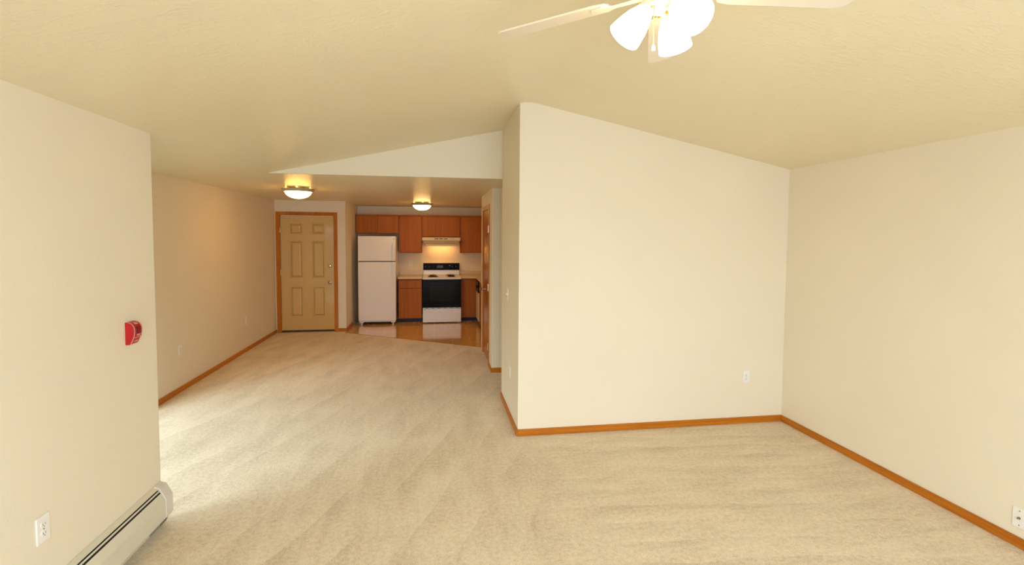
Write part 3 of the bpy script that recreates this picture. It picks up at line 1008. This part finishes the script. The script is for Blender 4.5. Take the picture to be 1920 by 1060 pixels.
strip([(0.0015, 0.03), (0.0015, 0.268), (0.031, 0.254)], -0.0012, y0, y1).build('back_panel', M['heater'], t)
MB().prism([(0.046, 0.2315), (0.068, 0.186), (0.068, 0.082), (0.062, 0.070), (0.060, 0.071), (0.0655, 0.083), (0.0655, 0.185), (0.044, 0.230)], y0, y1, 'y').build('front_panel', M['heater'], t)
MB().prism([(0.0355, 0.2475), (0.0405, 0.2405), (0.039, 0.2395), (0.034, 0.2465)], y0, y1, 'y').build('damper', M['heater'], t)
MB().prism([(0.004, 0.075), (0.004, 0.250), (0.029, 0.247), (0.047, 0.224), (0.062, 0.186), (0.062, 0.075)], y0, y1 - 0.008, 'y').build('slot_shade_fill', M['dark'], t)  # solid dark filler close under the slots, its colour stands in for their shade
MB().prism([(0.001, 0.03), (0.001, 0.270), (0.036, 0.259), (0.071, 0.190), (0.071, 0.083), (0.060, 0.066), (0.02, 0.066), (0.02, 0.03)], y1 - 0.006, 3.237 - 1.4, 'y').build('end_cap', M['heater_cap'], t, bevel=0.002)
for yy in (3.19 - 1.4, 3.10 - 1.4, 2.0 - 1.4):
    MB().prism([(0.0, 0.0), (0.012, 0.0), (0.052, 0.045), (0.058, 0.068), (0.0, 0.068)], yy, yy + 0.012, 'y').build('bracket', M['steel'], t)
MB().box(0.0, 0.006, y0, 3.165 - 1.4, 0.0, 0.03).build('floor_strip', M['heater'], t)

# ------------------------------------------------------------------ ceiling dome lamps


def dome_lamp(label, loc, glass, tint, gain):
    t = thing('ceiling_light', label, 'ceiling light', loc, 0, 'flush dome ceiling lights')
    MB().lathe([(0.10, 0.0), (0.10, -0.014), (0.205, -0.014), (0.208, -0.018), (0.207, -0.024), (0.199, -0.033), (0.189, -0.050), (0.180, -0.055), (0.168, -0.052), (0.10, -0.03)], (0, 0, 0), 48, caps=False).build('trim_ring', M['trim_white'], t, smooth=True)
    prof = [(0.166 * math.cos(R(a)), -0.048 - 0.095 * math.sin(R(a))) for a in range(0, 90, 9)] + [(0.0, -0.143)]
    MB().lathe(prof, (0, 0, 0), 48, caps=False).build('glass_dome', glass, t, smooth=True)
    for k in range(4):
        a = k * PI / 2 + R(8)
        point('bulb_glow', (0.15 * math.cos(a), 0.15 * math.sin(a), -0.008), P_DOME * gain, tint, 0.006, t)
    return t


dome_lamp('lit flush dome ceiling light in front of the entry door', (-1.782, 6.93, ZF), M['dome_glow'], WARM, 1.0)
dome_lamp('lit flush dome ceiling light over the kitchen floor, the farther one', (-0.222, 9.46, ZF), M['kitchen_glow'], C_KITCHEN, 0.8)

# ------------------------------------------------------------------ ceiling fan
FXX, FYY = 0.825, 1.72
t = thing('ceiling_fan', 'white five-blade ceiling fan with three lit glass shades', 'ceiling fan', (FXX, FYY, 0))
rz = roof(FXX)
MB().lathe([(0.0, rz - 0.085), (0.03, rz - 0.085), (0.055, rz - 0.06), (0.07, rz - 0.02), (0.07, rz + 0.005)], (0, 0, 0), 32, caps=False).build('canopy', M['fan_white'], t, smooth=True)
MB().rod((0, 0, 2.77), (0, 0, rz - 0.08), 0.013, 16).build('downrod', M['fan_white'], t, smooth=True)
MB().lathe([(0.0, 2.79), (0.05, 2.788), (0.10, 2.765), (0.118, 2.73), (0.118, 2.695), (0.10, 2.675), (0.085, 2.664), (0.0, 2.664)], (0, 0, 0), 40, caps=False).build('motor_housing', M['fan_white'], t, smooth=True)
BZ = 2.672
for k in range(5):
    a = R(137 - 72 * k)
    q = MB()
    out = []
    for s in range(0, 13):                                      # rounded blade outline
        ang = R(-90 + 15 * s)
        out.append((0.665 + 0.055 * math.cos(ang), 0.066 * (abs(math.sin(ang)) ** 0.6) * (1 if math.sin(ang) >= 0 else -1)))
    out += [(0.26, 0.058), (0.215, 0.046), (0.205, 0.02), (0.205, -0.02), (0.215, -0.046), (0.26, -0.058)]
    q.prism(out, -0.004, 0.004, 'z')
    pitch = R(-11)
    rot = Matrix.Rotation(a, 3, 'Z') @ Matrix.Rotation(pitch, 3, 'X')
    q.moved(lambda p: rot @ p + Vector((0, 0, BZ)))
    bl = q.build('blade', M['fan_white'], t, bevel=0.002)
    iron = MB().prism([(0.09, 0.018), (0.19, 0.014), (0.23, 0.040), (0.275, 0.030), (0.285, 0.0), (0.275, -0.030), (0.23, -0.040), (0.19, -0.014), (0.09, -0.018)], -0.009, -0.0042, 'z')
    iron.moved(lambda p: rot @ p + Vector((0, 0, BZ))).build('blade_iron', M['fan_white'], bl, bevel=0.001)
MB().lathe([(0.0, 2.664), (0.045, 2.664), (0.048, 2.645), (0.062, 2.638), (0.064, 2.618), (0.05, 2.606), (0.03, 2.600), (0.0, 2.598)], (0, 0, 0), 32, caps=False).build('light_kit', M['fan_white'], t, smooth=True)
MB().lathe([(0.0, 0.0), (0.005, 0.001), (0.0065, 0.006), (0.005, 0.012), (0.0, 0.0125)], (0.008, -0.01, 2.586), 14, caps=False).build('finial', M['brass'], t, smooth=True)
for ang, tilt in ((170, 39), (45, 40), (-70, 46)):
    a, tl = R(ang), R(tilt)
    ax = Vector((math.cos(a) * math.sin(tl), math.sin(a) * math.sin(tl), -math.cos(tl)))
    o = Vector((0.052 * math.cos(a), 0.052 * math.sin(a), 2.620))
    arm = MB().rod(Vector((0.03 * math.cos(a), 0.03 * math.sin(a), 2.63)), o + ax * 0.01, 0.014, 14)
    arm.lathe([(0.026, -0.006), (0.030, 0.0), (0.030, 0.018)], o, 24, ax)
    holder = arm.build('shade_holder', M['fan_white'], t, smooth=True)
    prof = [(0.027, 0.006), (0.029, 0.018), (0.036, 0.034), (0.047, 0.060), (0.055, 0.090), (0.060, 0.118), (0.063, 0.142), (0.061, 0.143), (0.057, 0.118), (0.052, 0.090), (0.044, 0.060), (0.033, 0.034), (0.026, 0.018)]
    sh = MB().lathe(prof, o, 36, ax, caps=False).build('lamp_shade', M['fan_glow'], t, smooth=True)
    MB().lathe([(0.012, 0.02), (0.014, 0.03), (0.026, 0.06), (0.029, 0.08), (0.022, 0.10), (0.0, 0.108)], o, 20, ax, caps=False).build('bulb', M['fan_glow'], t, smooth=True)
    for j in range(3):
        q = Vector((0, 0, 1)).rotation_difference(ax)
        rr = q @ Vector((math.cos(j * 2 * PI / 3), math.sin(j * 2 * PI / 3), 0))
        MB().rod(o + ax * 0.010 + rr * 0.028, o + ax * 0.010 + rr * 0.040, 0.0028, 8).build('thumb_screw', M['brass'], holder)
    spot('bulb_light', o + ax * 0.150, ax, P_FAN, C_FAN, 0.05, t)
for dx_, dy_, z0, z1, knob in ((-0.046, -0.022, 2.449, 2.610, True), (0.004, -0.024, 2.443, 2.592, True)):
    ch = MB().rod((dx_, dy_, z0 + 0.018), (dx_, dy_, z1), 0.0014, 6)
    n = int((z1 - z0) / 0.006)
    chn = ch.build('pull_chain', M['brass'], t)
    MB().lathe([(0.0, 0.024), (0.003, 0.023), (0.006, 0.014), (0.007, 0.004), (0.005, 0.0), (0.0, 0.0)], (dx_, dy_, z0), 14, caps=False).build('pull_knob', M['plastic'], chn, smooth=True)
